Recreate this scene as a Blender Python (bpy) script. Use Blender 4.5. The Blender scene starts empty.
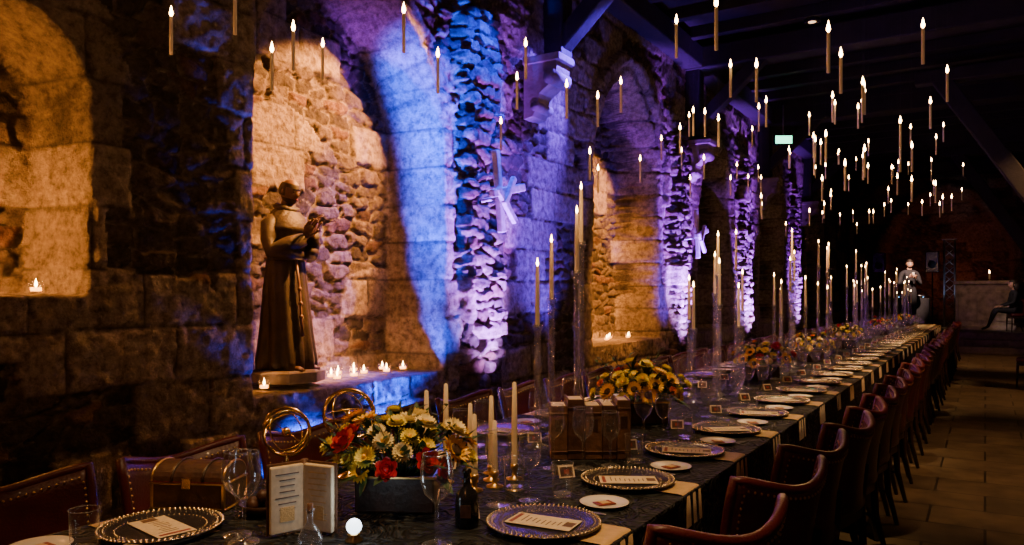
import bpy, bmesh, math, random
import numpy as np
from mathutils import Vector, Matrix
random.seed(7)
S = bpy.context.scene
PI = math.pi

# ------------------------------------------------------------------ materials
def mat(name, col, rough=.6, metal=0.0, var=.25, scale=8, bump=0.0, bscale=60, emis=None, estr=0.0, coat=0.0, sheen=0.0):
    m = bpy.data.materials.new(name); m.use_nodes = True
    nt = m.node_tree; b = nt.nodes['Principled BSDF']
    tc = nt.nodes.new('ShaderNodeTexCoord')
    n = nt.nodes.new('ShaderNodeTexNoise'); n.inputs['Scale'].default_value = scale; n.inputs['Detail'].default_value = 4
    nt.links.new(tc.outputs['Object'], n.inputs['Vector'])
    r = nt.nodes.new('ShaderNodeValToRGB')
    r.color_ramp.elements[0].position = .3; r.color_ramp.elements[1].position = .7
    r.color_ramp.elements[0].color = [c*(1-var) for c in col]+[1]
    r.color_ramp.elements[1].color = [min(1, c*(1+var)) for c in col]+[1]
    nt.links.new(n.outputs['Fac'], r.inputs['Fac'])
    nt.links.new(r.outputs['Color'], b.inputs['Base Color'])
    b.inputs['Roughness'].default_value = rough; b.inputs['Metallic'].default_value = metal
    b.inputs['Coat Weight'].default_value = coat
    b.inputs['Sheen Weight'].default_value = sheen
    if bump:
        n2 = nt.nodes.new('ShaderNodeTexNoise'); n2.inputs['Scale'].default_value = bscale; n2.inputs['Detail'].default_value = 6
        nt.links.new(tc.outputs['Object'], n2.inputs['Vector'])
        bp = nt.nodes.new('ShaderNodeBump'); bp.inputs['Strength'].default_value = bump; bp.inputs['Distance'].default_value = .01
        nt.links.new(n2.outputs['Fac'], bp.inputs['Height']); nt.links.new(bp.outputs['Normal'], b.inputs['Normal'])
    if emis:
        b.inputs['Emission Color'].default_value = list(emis)+[1]
        b.inputs['Emission Strength'].default_value = estr
        try: m.cycles.emission_sampling = 'NONE'
        except Exception: pass
    return m

def glassmat(name, tint=(1,1,1), rough=.10, base=.06, edge=.85, haze=.12):
    m = bpy.data.materials.new(name); m.use_nodes = True
    nt = m.node_tree; nt.nodes.clear(); L = nt.links.new
    o = nt.nodes.new('ShaderNodeOutputMaterial'); mx = nt.nodes.new('ShaderNodeMixShader')
    t = nt.nodes.new('ShaderNodeBsdfTransparent'); g = nt.nodes.new('ShaderNodeBsdfGlossy')
    d = nt.nodes.new('ShaderNodeBsdfTranslucent'); d.inputs['Color'].default_value = (.9, .9, .9, 1)
    d2 = nt.nodes.new('ShaderNodeBsdfDiffuse'); d2.inputs['Color'].default_value = (.9, .9, .9, 1)
    ms = nt.nodes.new('ShaderNodeMixShader'); L(d.outputs[0], ms.inputs[1]); L(d2.outputs[0], ms.inputs[2])
    mg = nt.nodes.new('ShaderNodeMixShader'); mg.inputs['Fac'].default_value = haze; L(g.outputs[0], mg.inputs[1]); L(ms.outputs[0], mg.inputs[2])
    f = nt.nodes.new('ShaderNodeLayerWeight'); f.inputs['Blend'].default_value = .5
    p = nt.nodes.new('ShaderNodeMath'); p.operation = 'POWER'; p.inputs[1].default_value = 2.4
    q = nt.nodes.new('ShaderNodeMath'); q.operation = 'MULTIPLY_ADD'; q.inputs[1].default_value = edge; q.inputs[2].default_value = base
    L(f.outputs['Facing'], p.inputs[0]); L(p.outputs[0], q.inputs[0]); L(q.outputs[0], mx.inputs['Fac'])
    t.inputs['Color'].default_value = list(tint)+[1]; g.inputs['Roughness'].default_value = rough
    L(t.outputs[0], mx.inputs[1]); L(mg.outputs[0], mx.inputs[2]); L(mx.outputs[0], o.inputs['Surface'])
    return m

def wallmat():
    m = bpy.data.materials.new('rubble_stone'); m.use_nodes = True
    nt = m.node_tree; b = nt.nodes['Principled BSDF']; L = nt.links.new
    at = nt.nodes.new('ShaderNodeAttribute'); at.attribute_name = 'Col'
    tc = nt.nodes.new('ShaderNodeTexCoord')
    n = nt.nodes.new('ShaderNodeTexNoise'); n.inputs['Scale'].default_value = 17; n.inputs['Detail'].default_value = 9; n.inputs['Roughness'].default_value = .72
    L(tc.outputs['Object'], n.inputs['Vector'])
    r = nt.nodes.new('ShaderNodeValToRGB'); r.color_ramp.elements[0].position = .36; r.color_ramp.elements[1].position = .62
    r.color_ramp.elements[0].color = (.30, .28, .26, 1); r.color_ramp.elements[1].color = (1.0, 1.0, 1.0, 1)
    L(n.outputs['Fac'], r.inputs['Fac'])
    mx = nt.nodes.new('ShaderNodeMix'); mx.data_type = 'RGBA'; mx.blend_type = 'MULTIPLY'; mx.inputs['Factor'].default_value = 1
    L(at.outputs['Color'], mx.inputs['A']); L(r.outputs['Color'], mx.inputs['B'])
    L(mx.outputs['Result'], b.inputs['Base Color'])
    n2 = nt.nodes.new('ShaderNodeTexNoise'); n2.inputs['Scale'].default_value = 36; n2.inputs['Detail'].default_value = 8; n2.inputs['Roughness'].default_value = .72
    L(tc.outputs['Object'], n2.inputs['Vector'])
    bp = nt.nodes.new('ShaderNodeBump'); bp.inputs['Strength'].default_value = 1.0; bp.inputs['Distance'].default_value = .03
    L(n2.outputs['Fac'], bp.inputs['Height']); L(bp.outputs['Normal'], b.inputs['Normal'])
    b.inputs['Roughness'].default_value = .85
    b.inputs['Specular IOR Level'].default_value = .25
    return m

def floormat():
    m = bpy.data.materials.new('flagstone_floor'); m.use_nodes = True
    nt = m.node_tree; b = nt.nodes['Principled BSDF']; L = nt.links.new
    tc = nt.nodes.new('ShaderNodeTexCoord')
    br = nt.nodes.new('ShaderNodeTexBrick'); br.inputs['Scale'].default_value = 1.0
    br.inputs['Brick Width'].default_value = .62; br.inputs['Row Height'].default_value = .45; br.inputs['Mortar Size'].default_value = .008
    br.inputs['Color1'].default_value = (.17, .125, .07, 1); br.inputs['Color2'].default_value = (.10, .075, .045, 1); br.inputs['Mortar'].default_value = (.02, .016, .012, 1)
    L(tc.outputs['Object'], br.inputs['Vector'])
    n = nt.nodes.new('ShaderNodeTexNoise'); n.inputs['Scale'].default_value = 5; n.inputs['Detail'].default_value = 8
    L(tc.outputs['Object'], n.inputs['Vector'])
    mx = nt.nodes.new('ShaderNodeMix'); mx.data_type = 'RGBA'; mx.blend_type = 'MULTIPLY'; mx.inputs['Factor'].default_value = .8
    r = nt.nodes.new('ShaderNodeValToRGB'); r.color_ramp.elements[0].position = .35; r.color_ramp.elements[1].position = .65
    r.color_ramp.elements[0].color = (.4, .4, .4, 1)
    L(n.outputs['Fac'], r.inputs['Fac']); L(br.outputs['Color'], mx.inputs['A']); L(r.outputs['Color'], mx.inputs['B'])
    L(mx.outputs['Result'], b.inputs['Base Color']); b.inputs['Roughness'].default_value = .45
    bp = nt.nodes.new('ShaderNodeBump'); bp.inputs['Strength'].default_value = .4; bp.inputs['Distance'].default_value = .01
    ad = nt.nodes.new('ShaderNodeMath'); ad.operation = 'SUBTRACT'
    L(n.outputs['Fac'], ad.inputs[0]); L(br.outputs['Fac'], ad.inputs[1]); L(ad.outputs[0], bp.inputs['Height']); L(bp.outputs['Normal'], b.inputs['Normal'])
    return m

def clothmat():
    m = bpy.data.materials.new('embossed_tablecloth'); m.use_nodes = True
    nt = m.node_tree; b = nt.nodes['Principled BSDF']; L = nt.links.new
    tc = nt.nodes.new('ShaderNodeTexCoord')
    n = nt.nodes.new('ShaderNodeTexNoise'); n.inputs['Scale'].default_value = 7; n.inputs['Detail'].default_value = 1; n.inputs['Distortion'].default_value = 2.5
    L(tc.outputs['Object'], n.inputs['Vector'])
    mm = nt.nodes.new('ShaderNodeMath'); mm.operation = 'MULTIPLY'; mm.inputs[1].default_value = 30
    sn = nt.nodes.new('ShaderNodeMath'); sn.operation = 'SINE'
    L(n.outputs['Fac'], mm.inputs[0]); L(mm.outputs[0], sn.inputs[0])
    r = nt.nodes.new('ShaderNodeValToRGB'); r.color_ramp.elements[0].position = .0; r.color_ramp.elements[1].position = .7
    r.color_ramp.elements[0].color = (.003, .004, .005, 1); r.color_ramp.elements[1].color = (.018, .023, .025, 1)
    L(sn.outputs[0], r.inputs['Fac']); L(r.outputs['Color'], b.inputs['Base Color'])
    bp = nt.nodes.new('ShaderNodeBump'); bp.inputs['Strength'].default_value = 1; bp.inputs['Distance'].default_value = .008
    L(sn.outputs[0], bp.inputs['Height']); L(bp.outputs['Normal'], b.inputs['Normal'])
    b.inputs['Roughness'].default_value = .6; b.inputs['Specular IOR Level'].default_value = .25
    return m

M_leather = mat('oxblood_leather', (.075, .009, .010), .38, var=.35, scale=10, bump=.25, bscale=120, coat=.08)
M_darkwood = mat('dark_wood', (.035, .016, .009), .4, var=.4, scale=14, bump=.2)
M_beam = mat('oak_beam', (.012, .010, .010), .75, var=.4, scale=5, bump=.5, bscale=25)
M_brass = mat('aged_brass', (.75, .5, .18), .28, 1.0, var=.2)
M_gold = mat('polished_gold', (.95, .62, .2), .22, 1.0, var=.1)
M_cream = mat('cream_wax', (.80, .66, .45), .45, var=.06)
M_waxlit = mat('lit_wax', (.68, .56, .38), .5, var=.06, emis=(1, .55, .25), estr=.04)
M_flame = mat('candle_flame', (1, .8, .4), .5, var=.02, emis=(1, .55, .2), estr=50)
M_tea = mat('tealight_glow', (1, .7, .3), .5, var=.02, emis=(1, .34, .05), estr=10)
M_white = mat('white_porcelain', (.72, .69, .64), .2, var=.03)
M_paper = mat('printed_paper', (.66, .54, .36), .7, var=.12, scale=60)
M_ink = mat('brown_ink', (.12, .06, .03), .7, var=.3)
M_maroon = mat('maroon_print', (.22, .03, .02), .6, var=.4, scale=80)
M_goldcloth = mat('gold_napkin', (.62, .40, .14), .55, var=.15, scale=30, bump=.3, bscale=200, sheen=.4)
M_glass = glassmat('clear_glass', base=.08, haze=.15)
M_thick = glassmat('candlestick_glass', (.90, .92, .98), .16, .20, .75, .30)
M_black = mat('black_gloss', (.012, .012, .014), .15, var=.2)
M_blackcloth = mat('black_fabric', (.018, .018, .024), .8, var=.3)
M_steel = mat('brushed_aluminium', (.6, .6, .65), .3, .9, var=.1)
M_yel = mat('sunflower_petal', (.95, .52, .02), .55, var=.15, scale=30)
M_lem = mat('chrysanthemum_petal', (.95, .78, .12), .55, var=.15, scale=30)
M_crm = mat('cream_petal', (.90, .78, .42), .55, var=.1, scale=30)
M_red = mat('red_rose_petal', (.5, .015, .02), .5, var=.3, scale=30)
M_org = mat('orange_petal', (.85, .25, .03), .5, var=.2, scale=30)
M_brn = mat('sunflower_disc', (.05, .022, .01), .8, var=.5, scale=120, bump=.5)
M_leaf = mat('dark_leaf', (.03, .075, .02), .5, var=.4, scale=20)
M_bronze = mat('painted_statue', (.026, .016, .011), .6, var=.5, scale=12, bump=.4, bscale=40)
M_statskin = mat('statue_flesh', (.13, .07, .042), .5, var=.3, scale=30)
M_skin = mat('skin', (.55, .32, .22), .5, var=.1)
M_hair = mat('dark_hair', (.02, .012, .008), .6, var=.4, scale=60)
M_stone = mat('dressed_stone', (.22, .18, .15), .85, var=.3, scale=9, bump=.7, bscale=30)
M_marble = mat('pale_stone', (.44, .37, .30), .6, var=.45, scale=6, bump=.4)
M_iron = mat('pale_carved_wood', (.40, .36, .37), .6, .0, var=.3, scale=25, bump=.4)
M_booka = mat('book_leather_brown', (.065, .026, .014), .5, var=.4, scale=30, bump=.3)
M_bookb = mat('book_leather_tan', (.11, .05, .025), .5, var=.4, scale=30, bump=.3)
M_orb = mat('glowing_orb', (.8, .9, 1), .3, var=.05, emis=(.75, .88, 1), estr=5)
M_exit = mat('exit_green', (.1, .8, .5), .4, var=.1, emis=(.10, 1, .55), estr=5.0)
M_lamp = mat('downlight_lens', (1, .7, .4), .4, var=.05, emis=(1, .6, .3), estr=3)
M_blueled = mat('blue_led', (.1, .3, 1), .4, var=.1, emis=(.15, .5, 1), estr=4)
M_wire = mat('nylon_thread', (.02, .02, .025), .6)

# ------------------------------------------------------------------ mesh builder
def T(x=0, y=0, z=0): return Matrix.Translation((x, y, z))
def RZ(a): return Matrix.Rotation(a, 4, 'Z')
def RX(a): return Matrix.Rotation(a, 4, 'X')
def RY(a): return Matrix.Rotation(a, 4, 'Y')
def SC(x, y, z): return Matrix.Diagonal((x, y, z, 1))
_bc = {}
class MB:
    def __init__(s): s.v = []; s.f = []; s.m = []; s.s = []; s.mats = []
    def add(s, vs, fs, mt, smooth=True, M=None):
        if mt not in s.mats: s.mats.append(mt)
        i = s.mats.index(mt); o = len(s.v)
        s.v += [tuple(M @ Vector(p)) if M is not None else tuple(p) for p in vs]
        for f in fs: s.f.append([o+k for k in f]); s.m.append(i); s.s.append(smooth)
        return s
    def lathe(s, prof, mt, M=None, seg=16, smooth=True, sy=1.0):
        vs = []; fs = []
        for r, z in prof:
            for k in range(seg):
                a = 2*PI*k/seg; vs.append((r*math.cos(a), r*math.sin(a)*sy, z))
        for j in range(len(prof)-1):
            for k in range(seg):
                k2 = (k+1) % seg
                fs.append((j*seg+k, j*seg+k2, (j+1)*seg+k2, (j+1)*seg+k))
        return s.add(vs, fs, mt, smooth, M)
    def box(s, sx, sy, sz, mt, M=None, bev=None, smooth=False):
        if bev is None: bev = min(sx, sy, sz)*.12
        key = (round(sx, 4), round(sy, 4), round(sz, 4), round(bev, 5))
        if key not in _bc:
            bm = bmesh.new(); bmesh.ops.create_cube(bm, size=1)
            for v in bm.verts: v.co = Vector((v.co.x*sx, v.co.y*sy, v.co.z*sz))
            if bev > 0: bmesh.ops.bevel(bm, geom=bm.edges[:], offset=bev, segments=2, affect='EDGES', profile=.5)
            bm.verts.index_update()
            _bc[key] = ([tuple(v.co) for v in bm.verts], [[v.index for v in f.verts] for f in bm.faces]); bm.free()
        return s.add(_bc[key][0], _bc[key][1], mt, smooth, M)
    def tube(s, pts, rads, mt, seg=8, M=None, closed=False, flat=1.0):
        pts = [Vector(p) for p in pts]; n = len(pts)
        if not hasattr(rads, '__len__'): rads = [rads]*n
        vs = []; fs = []; up = None
        for i, p in enumerate(pts):
            if closed: d = pts[(i+1) % n]-pts[i-1]
            else: d = pts[min(i+1, n-1)]-pts[max(i-1, 0)]
            d.normalize()
            if up is None:
                up = Vector((0, 0, 1)) if abs(d.z) < .9 else Vector((1, 0, 0))
            a = d.cross(up)
            if a.length < 1e-4: a = d.cross(Vector((0, 1, 0)))
            a.normalize(); b = a.cross(d).normalized(); up = b
            for k in range(seg):
                t = 2*PI*k/seg; vs.append(p+(a*math.cos(t)+b*math.sin(t)*flat)*rads[i])
        m = n if closed else n-1
        for j in range(m):
            for k in range(seg):
                k2 = (k+1) % seg; j2 = (j+1) % n
                fs.append((j*seg+k, j*seg+k2, j2*seg+k2, j2*seg+k))
        if not closed:
            fs.append(tuple(range(seg))[::-1]); fs.append(tuple((n-1)*seg+k for k in range(seg)))
        return s.add(vs, fs, mt, True, M)
    def ball(s, r, mt, M=None, seg=12, rings=8):
        return s.lathe([(max(1e-4, r*math.sin(PI*i/rings)), -r*math.cos(PI*i/rings)) for i in range(rings+1)], mt, M, seg)
    def ring(s, R, r, mt, M=None, n=36, seg=6):
        return s.tube([(R*math.cos(2*PI*k/n), R*math.sin(2*PI*k/n), 0) for k in range(n)], r, mt, seg, M, closed=True)
    def mesh(s, name):
        me = bpy.data.meshes.new(name); me.from_pydata(s.v, [], s.f)
        for m in s.mats: me.materials.append(m)
        me.polygons.foreach_set('material_index', s.m); me.polygons.foreach_set('use_smooth', s.s); me.update()
        return me
    def make(s, name, M=None, parent=None):
        return put(name, s.mesh(name), M, parent)
def put(name, me, M=None, parent=None):
    o = bpy.data.objects.new(name, me); S.collection.objects.link(o)
    if M is not None: o.matrix_world = M
    if parent: o.parent = parent
    return o
def empty(name, M):
    o = bpy.data.objects.new(name, None); S.collection.objects.link(o); o.matrix_world = M; o.empty_display_size = .1; return o

# ------------------------------------------------------------------ walls
def fr(x): return x-np.floor(x)
def h2(i, j, s): return fr(np.sin(i*127.1+j*311.7+s*74.7)*43758.5453)
def sstep(a, b, x):
    t = np.clip((x-a)/(b-a), 0, 1); return t*t*(3-2*t)
def vnoise(x, y, s):
    i = np.floor(x); j = np.floor(y); u = x-i; v = y-j; u = u*u*(3-2*u); v = v*v*(3-2*v)
    return (h2(i, j, s)*(1-u)+h2(i+1, j, s)*u)*(1-v)+(h2(i, j+1, s)*(1-u)+h2(i+1, j+1, s)*u)*v
def voro(u, v, s):
    i = np.floor(u); j = np.floor(v); F1 = np.full(u.shape, 9.); F2 = F1.copy(); ID = np.zeros(u.shape)
    for a in (-1, 0, 1):
        for b in (-1, 0, 1):
            ci = i+a; cj = j+b
            px = ci+.10+.80*h2(ci, cj, s); py = cj+.18+.64*h2(ci, cj, s+3)
            d = np.maximum(np.abs(u-px), np.abs(v-py))*.7+np.hypot(u-px, v-py)*.3
            n = d < F1; F2 = np.where(n, F1, np.minimum(F2, d)); ID = np.where(n, h2(ci, cj, s+9), ID); F1 = np.where(n, d, F1)
    return F1, F2, ID

PIERS = (5.48, 10.6, 14.05, 18.4)
def stone_wall(name, ys, zs, place, niches, flipped=False, tintf=None, rough_piers=()):
    Y, Z = np.meshgrid(ys, zs, indexing='ij')
    wy = Y+.05*(vnoise(Y*3, Z*3, 1)-.5)+.05*(vnoise(Y*11, Z*11, 5)-.5)+.02*(vnoise(Y*27, Z*27, 15)-.5); wz = Z+.05*(vnoise(Y*2.5, Z*4, 2)-.5)+.04*(vnoise(Y*11, Z*11, 6)-.5)+.016*(vnoise(Y*27, Z*27, 16)-.5)
    sy = Y+.012*(vnoise(Y*9, Z*9, 5)-.5); sz = Z+.025*(vnoise(Y*1.2, Z*1.2, 2)-.5)+.012*(vnoise(Y*12, Z*12, 6)-.5)
    sd = np.full(Y.shape, -9.); depth = np.zeros(Y.shape); hood = np.zeros(Y.shape)
    for (y0, y1, z0, zsp, p, D, sp, hd) in niches:
        w = (y1-y0)/2; yc = (y0+y1)/2; ay = np.abs(sy-yc)
        side = w-ay; arch = (w+p)-np.hypot(ay+p, Z-zsp)
        s1 = np.where(Z > zsp, arch, side)
        s2 = np.minimum(s1, (Z-z0)*12)
        sd = np.maximum(sd, np.minimum(s1, (Z-z0)))
        depth = np.maximum(depth, D*sstep(0, sp, s2))
        if hd: hood += hd*sstep(-.30, -.26, s1)*(1-sstep(-.14, -.10, s1))*(Z > zsp-.1)
    F1, F2, ID = voro(wy/.215, wz/.105, 1.0)
    e = F2-F1; rub = sstep(.03, .22, e)
    rh = rub*(.014+.034*ID)
    rc = np.stack([.050+.13*ID, .040+.100*ID, .032+.080*ID], -1)
    red = (fr(ID*17.3) > .88)[..., None]; rc = np.where(red, rc*np.array([1.25, .92, .8]), rc)
    mort = np.array([.28, .23, .18])
    k = sstep(.03, .13, e)[..., None]
    rc = rc*k+mort*(1-k)
    row = np.floor(sz/.31); off = h2(row, row*0, 21); L = .36+.28*h2(row, row*0, 22)
    col = np.floor(sy/L+off*3); fu = sy/L+off*3-col; fv = sz/.31-row
    de = np.minimum(np.minimum(fu, 1-fu)*L, np.minimum(fv, 1-fv)*.31)+.014*(vnoise(Y*20, Z*20, 33)-.5)
    aid = h2(row, col, 31)
    ah = .03+sstep(0, .025, de)*(.006+.014*aid)+.014*(vnoise(Y*5, Z*5, 34)-.5)
    ac = np.stack([.27+.17*aid, .215+.145*aid, .16+.12*aid], -1)
    k = sstep(0, .015, de)[..., None]
    ac = ac*k+np.array([.11, .09, .07])*(1-k)
    am = h2(row, col, 40) < np.where(vnoise(Y*.8+3, Z*.9, 8) > .60, .65, .16)
    edge = (sd > -.08-.26*h2(row, row*0, 50)) & (sd < .10)
    am = am | edge | ((Z > 3.9) & (h2(row, col, 41) < .2))
    for yp in rough_piers: am = am & ~((np.abs(wy-yp) < .33) & (Z < 3.9) & (h2(row, col, 44) > .22))
    a3 = am[..., None]
    C = np.where(a3, ac, rc); H = np.where(am, ah, rh)
    amp = np.ones(Y.shape)
    for yp in rough_piers:
        k = (1-sstep(.28, .40, np.abs(Y-yp)))*(Z < 4); amp += k*.9
    H = H*amp+.05*(vnoise(Y*1.3, Z*1.3, 60)-.5)+.014*(vnoise(Y*14, Z*14, 61)-.5)+.014*(vnoise(Y*30, Z*30, 62)-.5)
    for yp in rough_piers:
        k = (1-sstep(.27, .35, np.abs(wy-yp)))*(Z < 3.9); H += k*.08
    out = H+hood-depth
    C = C*(.75+.5*vnoise(Y*1.7, Z*1.7, 70))[..., None]
    if tintf is not None: C = C*tintf
    P = place(Y, Z, out).reshape(-1, 3)
    ny, nz = Y.shape
    idx = np.arange(ny*nz).reshape(ny, nz)
    q = np.stack([idx[:-1, :-1], idx[1:, :-1], idx[1:, 1:], idx[:-1, 1:]], -1).reshape(-1, 4)
    if flipped: q = q[:, ::-1]
    me = bpy.data.meshes.new(name); me.from_pydata(P.tolist(), [], q.tolist())
    me.polygons.foreach_set('use_smooth', [True]*len(q))
    ca = me.color_attributes.new('Col', 'FLOAT_COLOR', 'POINT')
    ca.data.foreach_set('color', np.concatenate([C.reshape(-1, 3), np.ones((ny*nz, 1))], 1).astype(np.float32).ravel())
    me.materials.append(M_wall); me.update()
    return put(name, me)
M_wall = wallmat()
WX = -3.8; H0 = 5.15; YE = 27.0
ys = np.concatenate([np.arange(-2.0, 1.2, .06), np.arange(1.2, 7.0, .014), np.arange(7.0, 10.2, .024), np.arange(10.2, 15.4, .035), np.arange(15.4, YE+.06, .06)])
zs = np.concatenate([np.arange(-.02, .6, .03), np.arange(.6, 4.0, .015), np.arange(4.0, H0+.03, .03)])
niches = [(1.20, 2.09, 1.41, 2.35, .0, .42, .08, 0),
          (3.07, 5.00, .80, 2.70, .12, .55, .07, 0),
          (7.75, 9.85, .84, 2.75, .45, .55, .18, .07),
          (11.5, 13.2, .84, 2.6, .4, .5, .2, .05),
          (15.2, 17.2, .84, 2.7, .4, .5, .2, .05),
          (20.0, 21.8, .84, 2.6, .4, .5, .2, .05)]
stone_wall('wall_left', ys, zs, lambda Y, Z, o: np.stack([WX+o, Y, Z], -1), niches, flipped=False, rough_piers=PIERS)
xs = np.arange(-4.3, 4.6, .07); zs2 = np.arange(-.02, H0+.05, .05)
stone_wall('wall_end', xs, zs2, lambda Y, Z, o: np.stack([Y, YE-o, Z], -1), [(-2.75, .75, .5, 2.4, .6, .9, .15, .1)], flipped=True, tintf=np.array([.75, .6, .5]))
for nm, c, s in (('wall_right', (4.6, 12.5, H0/2), (.2, 29.4, H0)), ('wall_back', (0, -2.1, H0/2), (9.2, .2, H0))):
    b = MB(); b.box(s[0], s[1], s[2], M_stone, T(*c), bev=.02); b.make(nm)
b = MB(); b.box(9.4, 29.4, .1, floormat(), T(0, 12.5, -.05), bev=.01); b.make('floor')
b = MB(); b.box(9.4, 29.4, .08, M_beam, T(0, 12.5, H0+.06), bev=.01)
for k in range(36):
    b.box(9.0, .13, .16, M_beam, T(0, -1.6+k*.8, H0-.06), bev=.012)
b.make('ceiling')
b = MB()
b.box(.30, 29, .30, M_beam, T(WX+.16, 12.5, H0-.25), bev=.02)
for y in (2.3, 6.75, 11.0, 15.3, 19.5, 23.7):
    b.box(9.2, .30, .32, M_beam, T(0, y, H0-.26), bev=.02)
    b.box(.22, .24, 1.2, M_beam, T(WX+.14, y, 4.35), bev=.02)
    L = math.hypot(1.1, 1.0); b.box(L, .18, .18, M_beam, T(WX+.72, y, 4.42) @ RY(-math.atan2(1.0, 1.1)), bev=.015)
b.make('trim_1')
for y in (13.0, 20.0):
    b = MB(); b.box(.28, .28, H0-.45, M_beam, T(1.15, y, (H0-.45)/2), bev=.02)
    p0 = Vector((1.1, y, 1.95)); p1 = Vector((-.60, y, 4.7)); d = p1-p0
    b.box(d.length, .22, .24, M_beam, T(*((p0+p1)/2)) @ RY(-math.atan2(d.z, d.x)), bev=.02)
    b.box(2.2, .24, .2, M_beam, T(.2, y, 4.68), bev=.02)
    b.box(.42, .42, .2, M_stone, T(1.15, y, .1), bev=.02)
    b.make('oak_post_with_brace')
for y in (6.40, 11.0, 15.3, 19.5):
    b = MB()
    prof = [(0, -.35), (.10, -.33), (.16, -.22), (.17, -.12), (.26, -.06), (.34, .0), (.36, .1), (.36, .17), (0, .17)]
    vs = [(x, s*.13, z) for s in (-1, 1) for x, z in prof]; m = len(prof)
    fs = [tuple(range(m)), tuple(range(m, 2*m))[::-1]]+[(i, (i+1) % m, m+(i+1) % m, m+i) for i in range(m)]
    b.add(vs, fs, M_stone, False)
    b.tube([(.30, -.15, .02), (.30, .15, .02)], .075, M_stone, 14)
    b.tube([(.13, -.14, -.24), (.13, .14, -.24)], .05, M_stone, 12)
    b.box(.40, .32, .07, M_stone, T(.2, 0, .2))
    b.make('stone_corbel', T(WX+.03, y, 3.46))
for y, sc in ((5.36, 1.1), (10.5, 1.1)):
    b = MB()
    b.box(.05, .055, .62, M_iron, RX(.14) @ T(0, -.03, .06), bev=.008)
    b.box(.05, .46, .06, M_iron, RX(.22) @ T(.03, .06, .06), bev=.008)
    b.box(.04, .34, .05, M_iron, RX(-.75) @ T(.05, .03, -.04), bev=.008)
    b.box(.04, .26, .045, M_iron, RX(1.0) @ T(.06, .06, .02), bev=.008)
    b.tube([(-.18, 0, .0), (.03, 0, .02)], .015, M_iron, 8)
    b.make('wooden_cross_sculpture', T(WX+.36, y, 2.22) @ SC(sc, sc, sc))
b = MB(); b.box(.05, .36, .2, M_black, None); b.box(.012, .30, .14, M_exit, T(.03, 0, 0), bev=.003); b.box(.02, .02, .55, M_steel, T(0, 0, .37))
b.make('exit_sign', T(-3.15, 14.5, 4.28) @ RZ(math.radians(-60)))

# ------------------------------------------------------------------ lights
def aim(o, tgt):
    o.rotation_euler = (Vector(tgt)-o.location).to_track_quat('-Z', 'Y').to_euler()
def spot(name, loc, tgt, e, col, ang=60, blend=.6, rad=.05):
    l = bpy.data.lights.new(name, 'SPOT'); l.energy = e; l.color = col; l.spot_size = math.radians(ang); l.spot_blend = blend; l.shadow_soft_size = rad
    o = bpy.data.objects.new(name, l); S.collection.objects.link(o); o.location = loc; aim(o, tgt); return o
def point(name, loc, e, col, rad=.04):
    l = bpy.data.lights.new(name, 'POINT'); l.energy = e; l.color = col; l.shadow_soft_size = rad
    o = bpy.data.objects.new(name, l); S.collection.objects.link(o); o.location = loc; return o
WARM = (1, .37, .075); AMB = (1, .36, .07); BLUE = (.0, .04, 1); PUR = (.30, .04, 1)
point('niche_lamp', (-3.92, 1.36, 1.75), 58, WARM, .04)
spot('niche_spot', (-2.65, 4.95, 4.25), (-4.35, 3.95, 2.2), 3400, WARM, 40, .3)
spot('niche_spot', (-3.60, 4.6, 3.25), (-4.35, 3.85, 2.0), 260, WARM, 90, .8)
point('niche_candle_glow', (-4.05, 4.3, .98), 10, AMB); point('niche_candle_glow', (-4.0, 3.88, 1.0), 6, AMB)
spot('niche_spot', (-2.6, 9.4, 4.3), (-4.35, 8.7, 2.0), 2500, WARM, 46, .4)
spot('niche_spot', (-3.2, 8.2, 3.4), (-4.35, 9.0, 2.0), 400, WARM, 70, .8)
point('niche_candle_glow', (-4.1, 8.8, 1.05), 14, AMB)
for z, e in ((1.10, 1900), (1.65, 3200), (2.25, 5000), (2.85, 8000), (3.4, 12000)):
    spot('blue_pinspot', (-3.58, 3.75, .35), (-3.89, 5.02, z), e, BLUE, 18, .7)
for z, e in ((1.0, 260), (1.6, 420), (2.3, 700)):
    spot('blue_pinspot', (-3.52, 4.15, .30), (-3.79, 3.07, z), e, BLUE, 9, .6)
spot('blue_floor_beam', (-3.42, 3.50, .16), (-3.84, 3.50, .26), 1500, BLUE, 84, .4)
spot('blue_floor_beam', (-3.42, 4.4, .16), (-3.84, 4.4, .26), 1700, BLUE, 84, .4)
spot('blue_wash_spot', (-2.95, 5.75, 4.5), (-3.8, 5.30, 2.9), 3200, (.01, .03, 1), 44, .6)
spot('blue_wash_spot', (-2.7, 7.1, 4.5), (-3.8, 6.45, 3.1), 2400, (.12, .03, 1), 46, .6)
def fixture(x, y):
    b = MB(); b.lathe([(.001, 0), (.06, 0), (.075, .04), (.08, .16), (.07, .17), (.06, .12), (.001, .12)], M_black, T(0, 0, .06) @ RY(-.3), 16)
    b.box(.16, .2, .03, M_black, T(0, 0, .015)); b.box(.02, .012, .14, M_black, T(0, .085, .09)); b.box(.02, .012, .14, M_black, T(0, -.085, .09))
    b.make('floor_uplight', T(x, y, 0))
for y, e in zip(PIERS, (5600, 8500, 9500, 6000)):
    spot('pier_uplight_beam', (WX+.74, y, .32), (WX+.1, y, 1.85), e, PUR, 44, .9, .06); fixture(WX+.75, y)
    spot('pier_uplight_core', (WX+.80, y, .32), (WX+.2, y, 1.15), e*.42, (.50, .20, 1), 44, 1.0, .06)
fixture(-3.58, 3.95); fixture(-3.40, 4.62)
for y, e in ((6.6, 900), (9.95, 700)):
    spot('pier_uplight_beam', (WX+.7, y, .32), (WX+.05, y, 2.6), e, (.10, .03, 1), 55, .8); fixture(WX+.7, y)
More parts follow.
